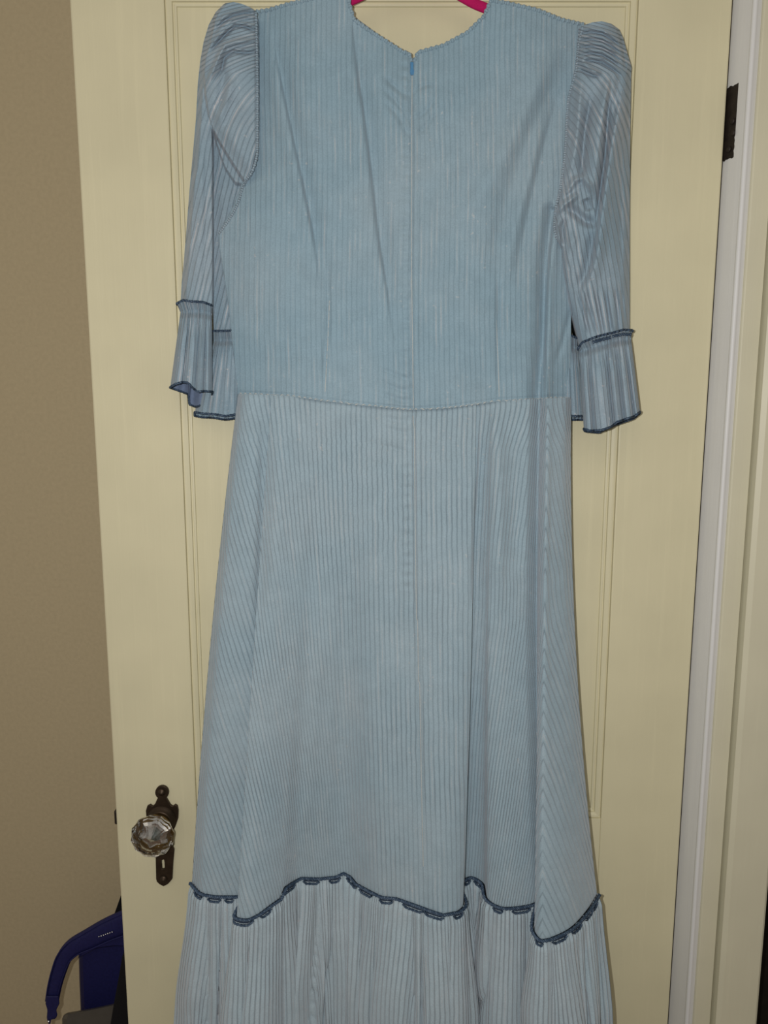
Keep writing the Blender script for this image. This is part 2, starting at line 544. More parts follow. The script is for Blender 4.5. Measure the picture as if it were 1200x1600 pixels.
def stroke(X, Y, pts, amp, wl, wr=None, taper=True):
    """soft ridge (amp > 0) or crease (amp < 0) along a line on the cloth; wl / wr = widths on its two sides"""
    wr = wl if wr is None else wr
    P = smoothpath(pts, 14.0) if len(pts) > 2 else np.array(pts, float)
    best = np.full(X.shape, 1e9); side = np.zeros(X.shape); tt = np.zeros(X.shape)
    ln = np.r_[0, np.cumsum(np.linalg.norm(np.diff(P, axis=0), axis=1))]
    for i in range(len(P) - 1):
        a, b = P[i], P[i + 1]
        ab = b - a; l2 = ab @ ab
        t = np.clip(((X - a[0]) * ab[0] + (Y - a[1]) * ab[1]) / l2, 0, 1)
        dx, dy = X - a[0] - t * ab[0], Y - a[1] - t * ab[1]
        d = np.hypot(dx, dy)
        s = ab[0] * (Y - a[1]) - ab[1] * (X - a[0])          # > 0: left of the way down the picture
        u = best > d
        best = np.where(u, d, best); side = np.where(u, s, side)
        tt = np.where(u, (ln[i] + t * (ln[i + 1] - ln[i])) / ln[-1], tt)
    wd = np.where(side > 0, wl, wr)
    g = np.exp(-(best / wd) ** 2)
    if taper: g = g * np.clip(np.minimum(tt, 1 - tt) * 4 + 0.15, 0, 1)
    return amp * g


def sheet(name, xl, xr, xt, yt, yb, depth, ufn, nx, ny, mat, parent, Yback=-0.012, edge=6, xmid=None):
    """cloth panel: front surface with folds plus a plain reverse; edges run back round"""
    s = np.linspace(0, 1, nx); t = np.linspace(0, 1, ny)
    S, T = np.meshgrid(s, t)
    xtop = xt[0] + (xt[1] - xt[0]) * s
    ytop = yt(xtop)
    for _ in range(3):
        X = xl(ytop) * (1 - s) + xr(ytop) * s
        ytop = yt(X)
    Yp = ytop[None, :] * (1 - T) + 600 * T
    X = xl(Yp) * (1 - S) + xr(Yp) * S
    for _ in range(4):
        Yp = ytop[None, :] * (1 - T) + yb(X) * T
        X = xl(Yp) * (1 - S) + xr(Yp) * S
    Z = depth(X, Yp, S, T)
    P = W(X, Yp, Z)
    UVu = ufn(X, Yp, P)
    v = -P[..., 2]
    UV = np.stack([UVu, v], -1)
    # reverse side, joined round both edges
    nb = 5
    sb = np.linspace(1, 0, nb)
    Xb = X[:, -1:] * sb + X[:, :1] * (1 - sb)
    Yb = Yp[:, -1:] * sb + Yp[:, :1] * (1 - sb)
    top = Yp[0, :]; 
    Tb = np.repeat(t[:, None], nb, 1)
    jj = np.clip((sb * (nx - 1)).astype(int), 0, nx - 1)
    Xb = X[:, jj]; Yb = Yp[:, jj]
    Zb = np.full(Xb.shape, Yback)
    # keep the outline: the reverse points stand straight behind the edge points
    Pb = P[:, jj].copy(); Pb[..., 1] = np.maximum(Yback, Pb[..., 1] + 0.001)
    PP = np.concatenate([P, Pb], 1)
    UU = np.concatenate([UV, np.stack([UV[:, jj, 0], UV[:, jj, 1]], -1)], 1)
    o = grid(name, PP, mat, parent, UV=UU, close_s=True)
    return dpart(o), X, Yp, Z


# ---- bodice
NECK = [(398, 19), (420, 16), (449, 7), (478, 1), (510, -9), (538, -15), (543, -12), (546, 7), (553, 31), (577, 48), (607, 67), (629, 81), (639, 84), (643, 95),
        (648, 95), (653, 82), (693, 71), (730, 51), (756, 26), (764, 8), (767, 1), (792, 5), (840, 16), (877, 31), (912, 39)]
WAIST = [(330, 614), (372, 615), (450, 618), (500, 625), (560, 632), (644, 640), (700, 637), (780, 626), (853, 622), (900, 620)]
b_xl = [(-30, 403), (18, 400), (139, 401), (235, 400), (270, 389), (283, 379), (323, 364), (367, 340), (400, 345), (440, 351), (480, 357), (540, 363), (600, 370), (640, 374)]
b_xr = [(-30, 905), (38, 911), (73, 906), (106, 904), (158, 893), (238, 890), (293, 886), (337, 886), (400, 890), (480, 892), (640, 893)]


def bodice_depth(X, Y, S, T):
    e = 1 - np.abs(2 * S - 1) ** 4
    z = -0.030 - 0.026 * e * (0.75 + 0.35 * T)
    z += 0.010 * np.exp(-((Y - 60) / 70) ** 2) * np.exp(-((X - 644) / 90) ** 2)
    d = np.zeros_like(X)
    d += stroke(X, Y, [(428, 60), (446, 150), (462, 225), (480, 310), (494, 385), (500, 440)], -0.0046, 3.0, 16)
    d += stroke(X, Y, [(418, 60), (434, 150), (450, 225), (470, 310), (484, 385), (490, 440)], 0.0022, 14, 8)
    d += stroke(X, Y, [(551, 30), (560, 110), (571, 183), (582, 270), (593, 367), (606, 450), (615, 520)], -0.0050, 3.0, 18)
    d += stroke(X, Y, [(543, 40), (550, 110), (560, 183), (571, 270), (582, 367), (594, 450)], 0.0022, 16, 7)
    d += stroke(X, Y, [(888, 80), (845, 180), (800, 290), (780, 370), (772, 440)], -0.0050, 16, 26)
    d += stroke(X, Y, [(868, 70), (835, 140), (800, 210), (755, 290), (725, 350)], 0.0035, 20, 16)
    d += stroke(X, Y, [(835, 90), (790, 190), (740, 280), (690, 340)], -0.0036, 22, 22)
    d += stroke(X, Y, [(872, 150), (845, 250), (822, 350), (806, 430)], -0.0040, 6, 14)
    d += stroke(X, Y, [(850, 160), (830, 260), (806, 350), (790, 440)], 0.0026, 10, 8)
    d += stroke(X, Y, [(511, 400), (512, 500), (508, 560), (506, 616)], -0.0024, 5, 5, True)
    d += stroke(X, Y, [(778, 420), (780, 500), (778, 560), (782, 616)], -0.0024, 5, 5, True)
    d += stroke(X, Y, [(644, 95), (643, 300), (645, 640)], -0.0016, 3.0, 3.0, False)
    d += stroke(X, Y, [(650, 95), (650, 300), (651, 640)], 0.0012, 5, 4.0, False)
    # V wrinkles beside the zip and drag lines near the waist
    for a, b in ((128, 148), (150, 190), (168, 215)):
        d += stroke(X, Y, [(600, a - 10), (622, a + 12), (640, b)], -0.0020, 5, 5)
        d += stroke(X, Y, [(648, b - 4), (665, b - 16), (680, a + 5)], -0.0014, 4, 4)
    for a in (585, 606, 622):
        d += stroke(X, Y, [(596, a - 8), (622, a + 2), (641, a + 9)], -0.0012, 4, 4)
    # side fold at the right, from the underarm to the waist
    d += stroke(X, Y, [(862, 330), (852, 420), (848, 520), (840, 622)], -0.0080, 11, 7, False)
    d += stroke(X, Y, [(868, 345), (858, 430), (855, 520), (854, 622)], 0.0035, 3, 8, False)
    d += stroke(X, Y, [(893, 480), (880, 530), (868, 570)], -0.0020, 4, 5)
    # stitched edges
    d += 0.0010 * np.exp(-((Y - interp(WAIST, X)) / 5.0) ** 2)
    d -= 0.0016 * np.exp(-((Y - interp(WAIST, X) + 2) / 2.4) ** 2)
    d += 0.0006 * np.sin(Y * 0.36 + 1.2 * np.sin(Y * 0.05)) * np.exp(-((X - 634) / 8.0) ** 2)
    d += 0.0010 * np.sin(X * 0.055 + 0.4) * np.sin(Y * 0.013)
    return z - 1.5 * d


def bodice_u(X, Y, P):
    return (W(X, 616 + 0 * X, -0.05)[..., 0] + 0.0010 * np.sin(Y / 60)) / PITCH_RIB


I_ = lambda tab: (lambda y: interp(tab, y))
bod, BX, BY, BZ = sheet('bodice', I_(b_xl), I_(b_xr), (399, 911), lambda x: interp(NECK, x), lambda x: interp(WAIST, x) + 1,
                        bodice_depth, bodice_u, 340, 380, M_CORD, dress, Yback=-0.018)


def bod_y(px, py):
    i = np.argmin((BX - px) ** 2 + (BY - py) ** 2)
    return BZ.reshape(-1)[i]


# neckline and shoulder edge: rib ends make a scalloped roll
nk = np.array([(x, y) for x, y in zip(BX[0], BY[0])])
nkw = np.array([W(x, y, z + 0.0005) for (x, y), z in zip(nk, BZ[0])])
nkw = resample(nkw, 0.0008)
sg = np.r_[0, np.cumsum(np.linalg.norm(np.diff(nkw, axis=0), axis=1))]
dpart(tube('neck_edge', nkw, 0.0020 * (1 + 0.28 * np.sin(sg / PITCH_RIB * 2 * math.pi)), M_CORD, dress, n=10))

# centre back seam, dart seams and waist stitching
def on_bodice(pts, off=0.0012, step=2.0):
    q = resample(pts, step)
    return np.array([W(x, y, bod_y(x, y) - off) for x, y in q])


dpart(tube('centre_seam', on_bodice([(644, 118), (643, 250), (643, 420), (645, 560), (646, 638)], 0.0001), 0.0007, M_STITCH, dress, n=6))
dpart(tube('dart_seam', on_bodice([(515, 470), (512, 540), (508, 612)], -0.0004), 0.0007, M_STITCH, dress, n=6))
dpart(tube('dart_seam', on_bodice([(775, 500), (778, 560), (780, 620)], -0.0004), 0.0007, M_STITCH, dress, n=6))
ws = on_bodice([(x, interp(WAIST, x)) for x in range(374, 892, 4)], 0.0003, 1.2)
sg = np.r_[0, np.cumsum(np.linalg.norm(np.diff(ws, axis=0), axis=1))]
ws[:, 2] += 0.0007 * np.sin(sg * 900)
dpart(tube('waist_seam', ws, np.clip(0.0003 + 0.0008 * np.sin(sg / 0.0075 * 6.283 + 2 * np.sin(sg * 70)), 0.0003, 1), M_STITCH, dress, n=6))
# zip pull
zp = plate('zip_pull', [(641.5, 98), (645.5, 98), (645.5, 108), (647, 112), (646, 117), (642, 117), (641, 112), (642, 107)], [], bod_y(644, 108) - 0.002, 0.0012, 0.0003, M_ZIP, dress)
dpart(zp); zp['label'] = 'bright blue zip pull'

# ---- skirt
COLS = [  # waist x, x at y=1000, seam x, seam y, waist depth offset
    (372, 331, 300, 1378, 0.016), (379, 346, 318, 1395, 0.006), (394, 376, 345, 1399, 0.000), (414, 398, 367, 1399, 0.002), (430, 412, 390, 1394, 0.006),
    (424, 397, 370, 1431, 0.000), (440, 414, 384, 1435, -0.001), (458, 430, 404, 1427, -0.001), (486, 460, 438, 1402, 0.000), (508, 488, 468, 1372, 0.001), (546, 536, 535, 1363, 0.0),
    (592, 590, 598, 1400, -0.001), (648, 652, 660, 1417, -0.002), (690, 690, 694, 1428, -0.001), (722, 716, 712, 1424, -0.0015), (744, 737, 724, 1412, -0.001),
    (742, 731, 715, 1384, 0.006), (753, 746, 736, 1369, 0.003), (765, 758, 757, 1382, 0.002), (771, 764, 761, 1402, 0.000), (795, 788, 790, 1417, -0.001),
    (826, 820, 832, 1411, 0.000), (842, 838, 846, 1400, 0.018), (849, 842, 835, 1450, 0.004), (856, 850, 847, 1467, -0.006), (868, 862, 885, 1453, -0.001),
    (884, 884, 918, 1420, 0.006), (893, 899, 933, 1396, 0.018)]
C_ = np.array(COLS, float)


def zplane_y(py, H=0.615):
    v = (800 - py) / F
    return H * (CP + v * SP) / (SP - v * CP) - D


Yt = -0.052 + 0.72 * (zplane_y(C_[:, 3]) - zplane_y(1362.0))
Yw = -0.056 + C_[:, 4]
Yw[[0, -1]] = -0.034
yw_px = interp(WAIST, C_[:, 0]) + 0.5
Pt_k = W(C_[:, 2], C_[:, 3], Yt)
ch = np.r_[0, np.cumsum(np.linalg.norm(np.diff(Pt_k, axis=0), axis=1) + 0.004)]
NS = 560
sk = np.linspace(0, ch[-1], NS)
D_ = {k: pchip(ch, a, sk) for k, a in dict(xw=C_[:, 0], xm=C_[:, 1], xt=C_[:, 2], yt=C_[:, 3], yw=yw_px, Yt=Yt, Yw=Yw).items()}
# small steps of the seam where pleats are caught in it
TR = np.array([(404, 1427), (422, 1413), (437, 1403), (444, 1384), (456, 1377), (470, 1370), (499, 1372), (525, 1369), (537, 1362), (549, 1369), (558, 1381), (580, 1392), (598, 1400), (620, 1401), (642, 1409), (671, 1420), (693, 1427), (708, 1424)], float)
mid_ = (sk > ch[7]) & (sk < ch[14])
D_['yt'] = D_['yt'] + np.where(mid_, 0.85 * (np.interp(D_['xt'], TR[:, 0], TR[:, 1]) - D_['yt']), 0)
NR = 330
tt = np.linspace(0, 1, NR)[:, None]
tm = 0.48
lag = lambda a, b, c: a * (tt - tm) * (tt - 1) / (tm) + b * tt * (tt - 1) / (tm * (tm - 1)) + c * tt * (tt - tm) / (1 - tm)
SX = lag(D_['xw'], D_['xm'], D_['xt'])
# the hips keep the width of the waist a little further down on the right
SY = D_['yw'] * (1 - tt) + D_['yt'] * tt
ease = tt ** 1.15
SZ = D_['Yw'] * (1 - ease) + D_['Yt'] * ease
dd = np.zeros_like(SX)
front_right = (sk < ch[21]) & (sk > ch[6])
dd += 0.0022 * np.sin(SX * 0.031 + SY * 0.004) * sm(0.05, 0.5, tt) * (1 - 0.4 * tt)
dd += np.where(front_right, stroke(SX, SY, [(646, 640), (648, 780), (650, 920), (655, 1100), (660, 1330)], -0.0016, 3.2, 3.2, False) * (1 - sm(0.7, 0.95, tt)), 0)
dd += np.where(front_right, stroke(SX, SY, [(652, 640), (654, 780), (655, 915)], 0.0012, 6, 4, True), 0)
dd += stroke(SX, SY, [(752, 640), (750, 720), (744, 820), (738, 950)], -0.0030, 4, 14)
dd += stroke(SX, SY, [(775, 640), (778, 720), (780, 820), (778, 950)], 0.0030, 12, 10)
dd += stroke(SX, SY, [(800, 640), (806, 760), (806, 900)], -0.0026, 14, 9)
dd += stroke(SX, SY, [(412, 640), (410, 760), (406, 900), (402, 1000)], -0.0030, 7, 10)
dd += stroke(SX, SY, [(440, 650), (434, 780), (430, 950)], 0.0020, 10, 16)
dd += stroke(SX, SY, [(545, 800), (538, 1000), (532, 1200), (532, 1340)], -0.0030, 14, 26)
dd += stroke(SX, SY, [(500, 1000), (486, 1180), (470, 1340)], 0.0020, 16, 12)
for a in (655, 672, 700):
    dd += np.where(front_right, stroke(SX, SY, [(598, a - 4), (622, a + 2), (642, a + 8)], -0.0012, 4, 4), 0)
dd += np.where(front_right, 0.0005 * np.sin(SY * 0.36 + 1.2 * np.sin(SY * 0.05)) * np.exp(-((SX - 637) / 8.0) ** 2) * (SY < 925), 0)
dd -= 0.0014 * np.exp(-((SY - D_['yw']) / 3.0) ** 2)
edge_fade = sm(0, 0.02, sk / ch[-1]) * sm(0, 0.02, 1 - sk / ch[-1])
SZ = SZ - 1.7 * dd * edge_fade
SP3 = W(SX, SY, SZ)
# ribs: counted along the cloth from the centre seam, mirrored at the right-hand side seam
ic = int(np.argmin(np.abs(D_['xw'] - 646) + 1000 * ((sk < ch[10]) | (sk > ch[14]))))
iseam = int(np.argmin(np.abs(sk - ch[24])))
arc = np.concatenate([np.zeros((NR, 1)), np.cumsum(np.linalg.norm(np.diff(SP3[..., :2], axis=1), axis=-1), 1)], 1)
arc = arc - arc[:, ic:ic + 1]
vd = (SP3[0:1, :, 2] - SP3[..., 2])
kap = 0.16 * sm(0.08, 0.24, np.abs(arc)) * np.sign(arc)
ur = arc + kap * vd
sv = ur[:, iseam:iseam + 1]
ur = np.where(np.arange(NS)[None, :] > iseam, 2 * sv - ur + 0.12 * (arc - arc[:, iseam:iseam + 1]), ur)
S_UV = np.stack([ur / PITCH_RIB + 0.1, vd], -1)


def close_back(P, UV, Yb, n=10):
    s = np.linspace(0, 1, n + 2)[1:-1]
    a, b = P[:, -1], P[:, 0]
    Q = a[:, None] * (1 - s)[None, :, None] + b[:, None] * s[None, :, None]
    Q[..., 1] = np.maximum(Q[..., 1] + 0.002, Yb)
    ua = UV[:, -1]; ub = UV[:, 0]
    U = ua[:, None] * (1 - s)[None, :, None] + ub[:, None] * s[None, :, None]
    return np.concatenate([P, Q], 1), np.concatenate([UV, U], 1)


PP, UU = close_back(SP3, S_UV, -0.014)
dpart(grid('skirt', PP, M_SKIRT, dress, UV=UU, close_s=True))
# centre seam and closed-zip line on the skirt
j0 = int(np.argmin(np.abs(D_['xw'] - 646) + 1000 * ((sk < ch[10]) | (sk > ch[14]))))
line = []
for i in range(4, int(NR * 0.92)):
    xs = interp([(640, 646), (780, 649), (920, 650), (1100, 656), (1330, 661)], SY[i, j0])
    j = int(np.argmin(np.abs(SX[i] - xs) + 1000 * (~front_right)))
    line.append(SP3[i, j] + np.array([0, -0.0004, 0]))
dpart(tube('centre_seam', resample(line, 0.004), 0.0007, M_STITCH, dress, n=6))

# ---- ruffle tier below the corded seam
Ptrim = SP3[-1]
nrm = np.gradient(Ptrim[:, :2], axis=0)
nrm = np.stack([nrm[:, 1], -nrm[:, 0]], -1)
nrm /= np.linalg.norm(nrm, axis=1)[:, None] + 1e-9
k5 = np.ones(9) / 9
nrm = np.stack([np.convolve(np.pad(nrm[:, i], 4, mode='edge'), k5, 'valid') for i in range(2)], -1)
nrm /= np.linalg.norm(nrm, axis=1)[:, None] + 1e-9
NS2 = 1100
f2 = np.linspace(0, NS - 1, NS2)
up2 = lambda a: np.stack([np.interp(f2, np.arange(NS), a[:, i]) for i in range(a.shape[1])], -1)
Pr, Nr = up2(Ptrim), up2(nrm)
arc2 = np.r_[0, np.cumsum(np.linalg.norm(np.diff(Pr[:, :2], axis=0), axis=1))]
# gathers: uneven pleats with soft crests and sharp creases
cuts = [0.0]
while cuts[-1] < arc2[-1] + 0.05: cuts.append(cuts[-1] + rng.uniform(0.012, 0.046))
cuts = np.array(cuts); amps = rng.uniform(0.45, 1.0, len(cuts)); kdir = rng.choice([-1.0, -0.6, 0.6, 1.0], len(cuts)); lean = rng.normal(0, 0.03, len(cuts))
NR2 = 170
t2 = np.linspace(0, 1, NR2)
RP = np.zeros((NR2, NS2, 3))
HT = 0.34
xc = 0.02
for i, t in enumerate(t2):
    aa = arc2 + np.interp(arc2, cuts, lean) * t
    q = np.clip(np.searchsorted(cuts, aa) - 1, 0, len(cuts) - 2)
    ph = (aa - cuts[q]) / (cuts[q + 1] - cuts[q])
    g = amps[q] * (np.abs(np.sin(math.pi * np.clip(ph, 0, 1))) ** 0.45)
    g2 = 0.5 + 0.5 * np.sin(arc2 * 900 + 3 * np.sin(arc2 * 120))
    depth = 0.021 * (0.16 + 0.84 * sm(0, 0.45, t))
    out_ = 0.0035 * sm(0, 0.04, t) + 0.006 * t + depth * g + 0.0009 * g2 * (1 - sm(0.02, 0.3, t))
    RP[i, :, :2] = Pr[:, :2] + Nr * out_[:, None]
    shf = depth * 0.7 * g * kdir[q]
    RP[i, :, 0] += -Nr[:, 1] * shf
    RP[i, :, 1] += Nr[:, 0] * shf
    RP[i, :, 0] += (Pr[:, 0] - xc) * 0.058 * t
    RP[i, :, 1] -= 0.020 * t
    RP[i, :, 2] = (Pr[:, 2] + 0.0004) * (1 - t) + (Pr[:, 2].mean() - HT) * t
ra_ = np.concatenate([np.zeros((NR2, 1)), np.cumsum(np.linalg.norm(np.diff(RP[..., :2], axis=1), axis=-1), 1)], 1)
r_UV = np.stack([ra_[60:61, :] / PITCH_RIB + 0 * ra_, Pr[None, :, 2] - RP[..., 2]], -1)
PP, UU = close_back(RP, r_UV, -0.012)
dpart(grid('hem_ruffle', PP, M_RUFFLE, dress, UV=UU, close_s=True))

# ---- navy cord on the seam, with the doubled loops laid over the pleats
cordp = Ptrim.copy()
cordp[:, :2] += nrm * 0.0035
cordp = resample(cordp, 0.0012)
hem = empty('hem_trim', (0, 0, 0)); hem.parent = dress; dpart(hem); hem['label'] = 'navy corded edging along the ruffle seam'
tube('cord', cordp, 0.0019, M_NAVY, hem, n=8, twist=1400, wave=0.2)


def loop_on(path, i0, i1, drop, outw, r, parent):
    P = path[i0:i1 + 1]
    n = len(P)
    s = np.linspace(0, 1, n)
    b = np.clip(np.minimum(s, 1 - s) * 6, 0, 1)
    Q = P.copy()
    Q[:, 2] -= drop * (0.35 + 0.65 * b)
    Q[:, 1] -= outw
    tube('cord_loop', resample(Q, 0.0012), r, M_NAVY, parent, n=8, twist=1400, wave=0.2)
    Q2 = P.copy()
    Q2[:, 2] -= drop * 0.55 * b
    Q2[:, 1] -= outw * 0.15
    tube('cord_loop', resample(Q2, 0.0012), r * 0.6, M_NAVY_DARK, parent, n=6)  # filler strand whose dark colour paints the shade between the cords


def project(P):
    P = np.atleast_2d(P)
    x, y, z = P[:, 0], P[:, 1] + D, P[:, 2] - ZC
    fw = y * CP - z * SP; upv = y * SP + z * CP
    return 600 + F * x / fw, 800 - F * upv / fw


cx_, cy_ = project(cordp)
LOOPS = [(304, 316, 1392), (324, 346, 1398), (352, 366, 1398), (371, 398, 1433), (408, 424, 1421), (444, 462, 1378), (474, 500, 1371), (514, 532, 1367), (541, 557, 1371),
         (561, 581, 1388), (592, 614, 1402), (628, 662, 1412), (662, 694, 1424), (708, 723, 1420), (725, 736, 1375), (740, 757, 1376), (769, 786, 1412), (800, 829, 1416),
         (836, 848, 1460), (862, 886, 1460), (893, 909, 1445), (914, 926, 1424), (926, 933, 1402)]
for a, b, yy in LOOPS:
    ok = (cx_ >= a) & (cx_ <= b) & (np.abs(cy_ - yy) < 18)
    ii = np.where(ok)[0]
    if len(ii) > 6:
        loop_on(cordp, ii[0], ii[-1], 0.0054, 0.0022, 0.0014, hem)


# ---- sleeves
def sleeve_u(cx, sgn, slant):
    def f(X, Y, P):
        yy = np.minimum(Y, 280) - 280 - 1.1 * np.maximum(0, 115 - Y)
        g = np.hypot(X - cx, 0.70 * yy) - slant * np.maximum(Y - 260, 0) * 1.0
        return sgn * g / (PITCH_RIB * 1260)
    return f


l_xl = [(0, 352), (6, 350), (19, 337), (39, 326), (66, 318), (94, 313), (131, 309), (187, 306), (244, 301), (298, 296), (350, 292), (400, 288), (440, 284), (480, 282)]
l_xr = [(0, 397), (22, 400), (139, 402), (235, 402), (270, 392), (285, 384), (323, 374), (367, 374), (520, 374), (530, 374)]
L_TOP = [(340, 14), (346, 9), (352, 5), (365, 3), (378, 6), (390, 11), (400, 18)]


def lsleeve_depth(X, Y, S, T):
    slit = interp([(0, 336), (37, 334), (66, 328), (90, 320), (112, 318), (150, 321), (178, 325), (202, 332), (240, 333), (520, 333)], Y)
    lower = interp([(300, 196), (332, 202), (345, 226), (362, 254), (383, 286), (410, 330)], X)
    strip = -0.034 - 0.012 * np.sqrt(np.clip(1 - ((X - 312) / 26) ** 2, 0, 1))
    rear = -0.0165 + 0 * X - 0.004 * np.exp(-((X - 352) / 14) ** 2)
    flap = -0.044 - 0.018 * np.sqrt(np.clip(1 - ((X - 358) / 50) ** 2, 0, 1)) * (1 - 0.5 * sm(100, 290, Y))
    d = np.zeros_like(X)
    # gathers of the puffed head
    for pts, a, wd in [([(400, 14), (378, 16), (352, 24), (338, 40)], 0.003, 3.5), ([(401, 28), (380, 25), (355, 36), (335, 56)], 0.0035, 3.2), ([(401, 42), (374, 36), (352, 46), (330, 70)], 0.004, 3.0),
                       ([(402, 62), (378, 64), (350, 72), (341, 92), (332, 112), (325, 132)], 0.0060, 4.0), ([(402, 74), (380, 79), (362, 76)], 0.0035, 3.0)]:
        d += stroke(X, Y, pts, a, wd)
    for pts, a, wd in [([(401, 21), (378, 20), (354, 30), (336, 48)], -0.0035, 2.4), ([(401, 50), (372, 38), (350, 56), (328, 82)], -0.0055, 2.6), ([(402, 82), (380, 82), (360, 80), (352, 86), (348, 105), (336, 125)], -0.0050, 3.0),
                       ([(352, 100), (345, 150), (338, 180)], -0.0035, 7), ([(372, 150), (358, 185), (346, 205)], -0.0025, 8)]:
        d += stroke(X, Y, pts, a, wd)
    d += stroke(X, Y, [(366, 120), (352, 160), (340, 190)], 0.0025, 6)
    flap = flap - 1.5 * d
    flap = flap + 0.010 * (1 - sm(0, 45, interp([(300, 196), (332, 202), (345, 226), (362, 254), (383, 286), (410, 330)], X) - Y))
    a_ = sm(-2.0, 2.0, X - slit)                       # 0 on the outer strip, 1 inside
    fl = sm(-4.5, 4.5, lower - Y)                      # 1 on the flap
    # second fold under the flap
    lo2 = lower + interp([(332, 4), (352, 26), (368, 24), (383, 4)], X)
    f2_ = sm(-4.0, 4.0, lo2 - Y)
    mid = -0.028
    inner = rear * (1 - f2_) + mid * f2_
    inner = inner * (1 - fl) + flap * fl
    z = strip * (1 - a_) + inner * a_
    # outer edge turns back
    z = z + 0.020 * (1 - sm(0.0, 0.10, S)) * (1 - 0.2 * a_)
    # seam dip at the armhole
    z = z + 0.003 * (1 - sm(0, 5, np.abs(X - interp(l_xr, Y)))) * fl
    z -= stroke(X, Y, [(345, 300), (352, 380), (360, 470), (352, 500)], 0.0022, 7) * (1 - fl) * a_
    z -= stroke(X, Y, [(318, 220), (312, 340), (305, 460)], 0.002, 6) * (1 - a_)
    z -= stroke(X, Y, [(322, 240), (322, 340), (318, 470)], -0.002, 4) * (1 - a_)
    return z


def l_bot(x):
    return 480 + 40 * sm(331.5, 334.5, x)


sl, LX, LY, LZ = sheet('sleeve', I_(l_xl), I_(l_xr), (350, 400), lambda x: interp(L_TOP, x), l_bot, lsleeve_depth, sleeve_u(462, -1, 0.22), 150, 470, M_SLEEVE, dress, Yback=-0.009)

r_xl = [(30, 908), (45, 904), (73, 902), (106, 899), (158, 887), (238, 882), (293, 875), (330, 867), (350, 865), (375, 868), (388, 875), (420, 879), (446, 883), (475, 889), (500, 897), (545, 908)]
r_xr = [(30, 956), (38, 960), (47, 968), (60, 974), (85, 981), (105, 987), (120, 986), (200, 985), (350, 984), (540, 984)]
R_TOP = [(900, 50), (906, 43), (913, 39), (925, 35), (940, 33), (955, 37), (968, 47), (975, 58)]
R_BOT = [(880, 548), (905, 541), (926, 532), (937, 528), (956, 524), (974, 519), (990, 517)]


def rsleeve_depth(X, Y, S, T):
    e = 1 - np.abs(2 * S - 1) ** 3
    z = -0.036 - 0.020 * e
    d = np.zeros_like(X)
    # gathers of the head
    for k in range(5):
        y0 = 44 + 11 * k
        d += stroke(X, Y, [(906 - 0.5 * k, y0 + 4), (930, y0), (952, y0 + 9), (972, y0 + 26)], 0.0028, 3.0)
    for k in range(5):
        y0 = 50 + 11 * k
        d += stroke(X, Y, [(905, y0 + 4), (930, y0), (950, y0 + 8), (970, y0 + 25)], -0.0026, 2.4)
    d += stroke(X, Y, [(906, 92), (922, 108), (940, 116)], 0.0040, 4.5)
    d += stroke(X, Y, [(903, 106), (920, 116), (938, 120)], -0.0030, 2.5)
    d += stroke(X, Y, [(975, 60), (981, 85), (986, 112)], 0.003, 4)
    d += stroke(X, Y, [(968, 52), (974, 80), (979, 110)], -0.0035, 2.6)
    # long folds
    d += stroke(X, Y, [(961, 108), (948, 150), (938, 200), (932, 250), (926, 302)], 0.0075, 12, 9)
    d += stroke(X, Y, [(924, 150), (914, 205), (909, 265), (906, 292)], -0.0060, 5, 6)
    d += stroke(X, Y, [(956, 122), (949, 180), (946, 236), (938, 300), (932, 352)], -0.0072, 3.5, 4.5)
    d += stroke(X, Y, [(977, 116), (964, 190), (952, 255), (943, 320), (933, 400), (920, 450)], 0.0065, 6, 11)
    d += stroke(X, Y, [(908, 120), (903, 190), (897, 240), (888, 280)], 0.0040, 6)
    d += stroke(X, Y, [(984, 160), (976, 230), (972, 320), (970, 420)], -0.0045, 9, 6)
    # tucked knot at the elbow
    d += stroke(X, Y, [(927, 306), (922, 290), (913, 277), (903, 277), (894, 288), (886, 300), (876, 308)], 0.0045, 5)
    d += stroke(X, Y, [(903, 302), (892, 312), (880, 320), (872, 334)], 0.0050, 5)
    d += stroke(X, Y, [(874, 338), (871, 352), (874, 372), (880, 388)], 0.0040, 5)
    d += stroke(X, Y, [(884, 324), (900, 334), (918, 348), (932, 352)], -0.0062, 6, 9)
    d += stroke(X, Y, [(884, 340), (878, 360), (882, 384)], -0.0035, 4)
    d += stroke(X, Y, [(914, 310), (922, 330)], -0.004, 7)
    d += stroke(X, Y, [(898, 360), (888, 410), (886, 440)], 0.0028, 7)
    d += stroke(X, Y, [(928, 360), (918, 420), (900, 460)], -0.0050, 9, 6)
    for x0, x1 in ((902, 922), (914, 934), (930, 944), (946, 956), (962, 968), (972, 978)):
        d += stroke(X, Y, [(x0, 452), (x1, 526)], -0.0030, 3.2)
    z = z - 2.1 * d
    z = z + 0.016 * sm(0.90, 1.0, S) + 0.004 * (1 - sm(0.0, 0.06, S))
    return z


sr, RX, RY, RZ = sheet('sleeve', I_(r_xl), I_(r_xr), (904, 960), lambda x: interp(R_TOP, x), lambda x: interp(R_BOT, x), rsleeve_depth, sleeve_u(842, 1, 0.17), 160, 440, M_SLEEVE, dress, Yback=-0.009)


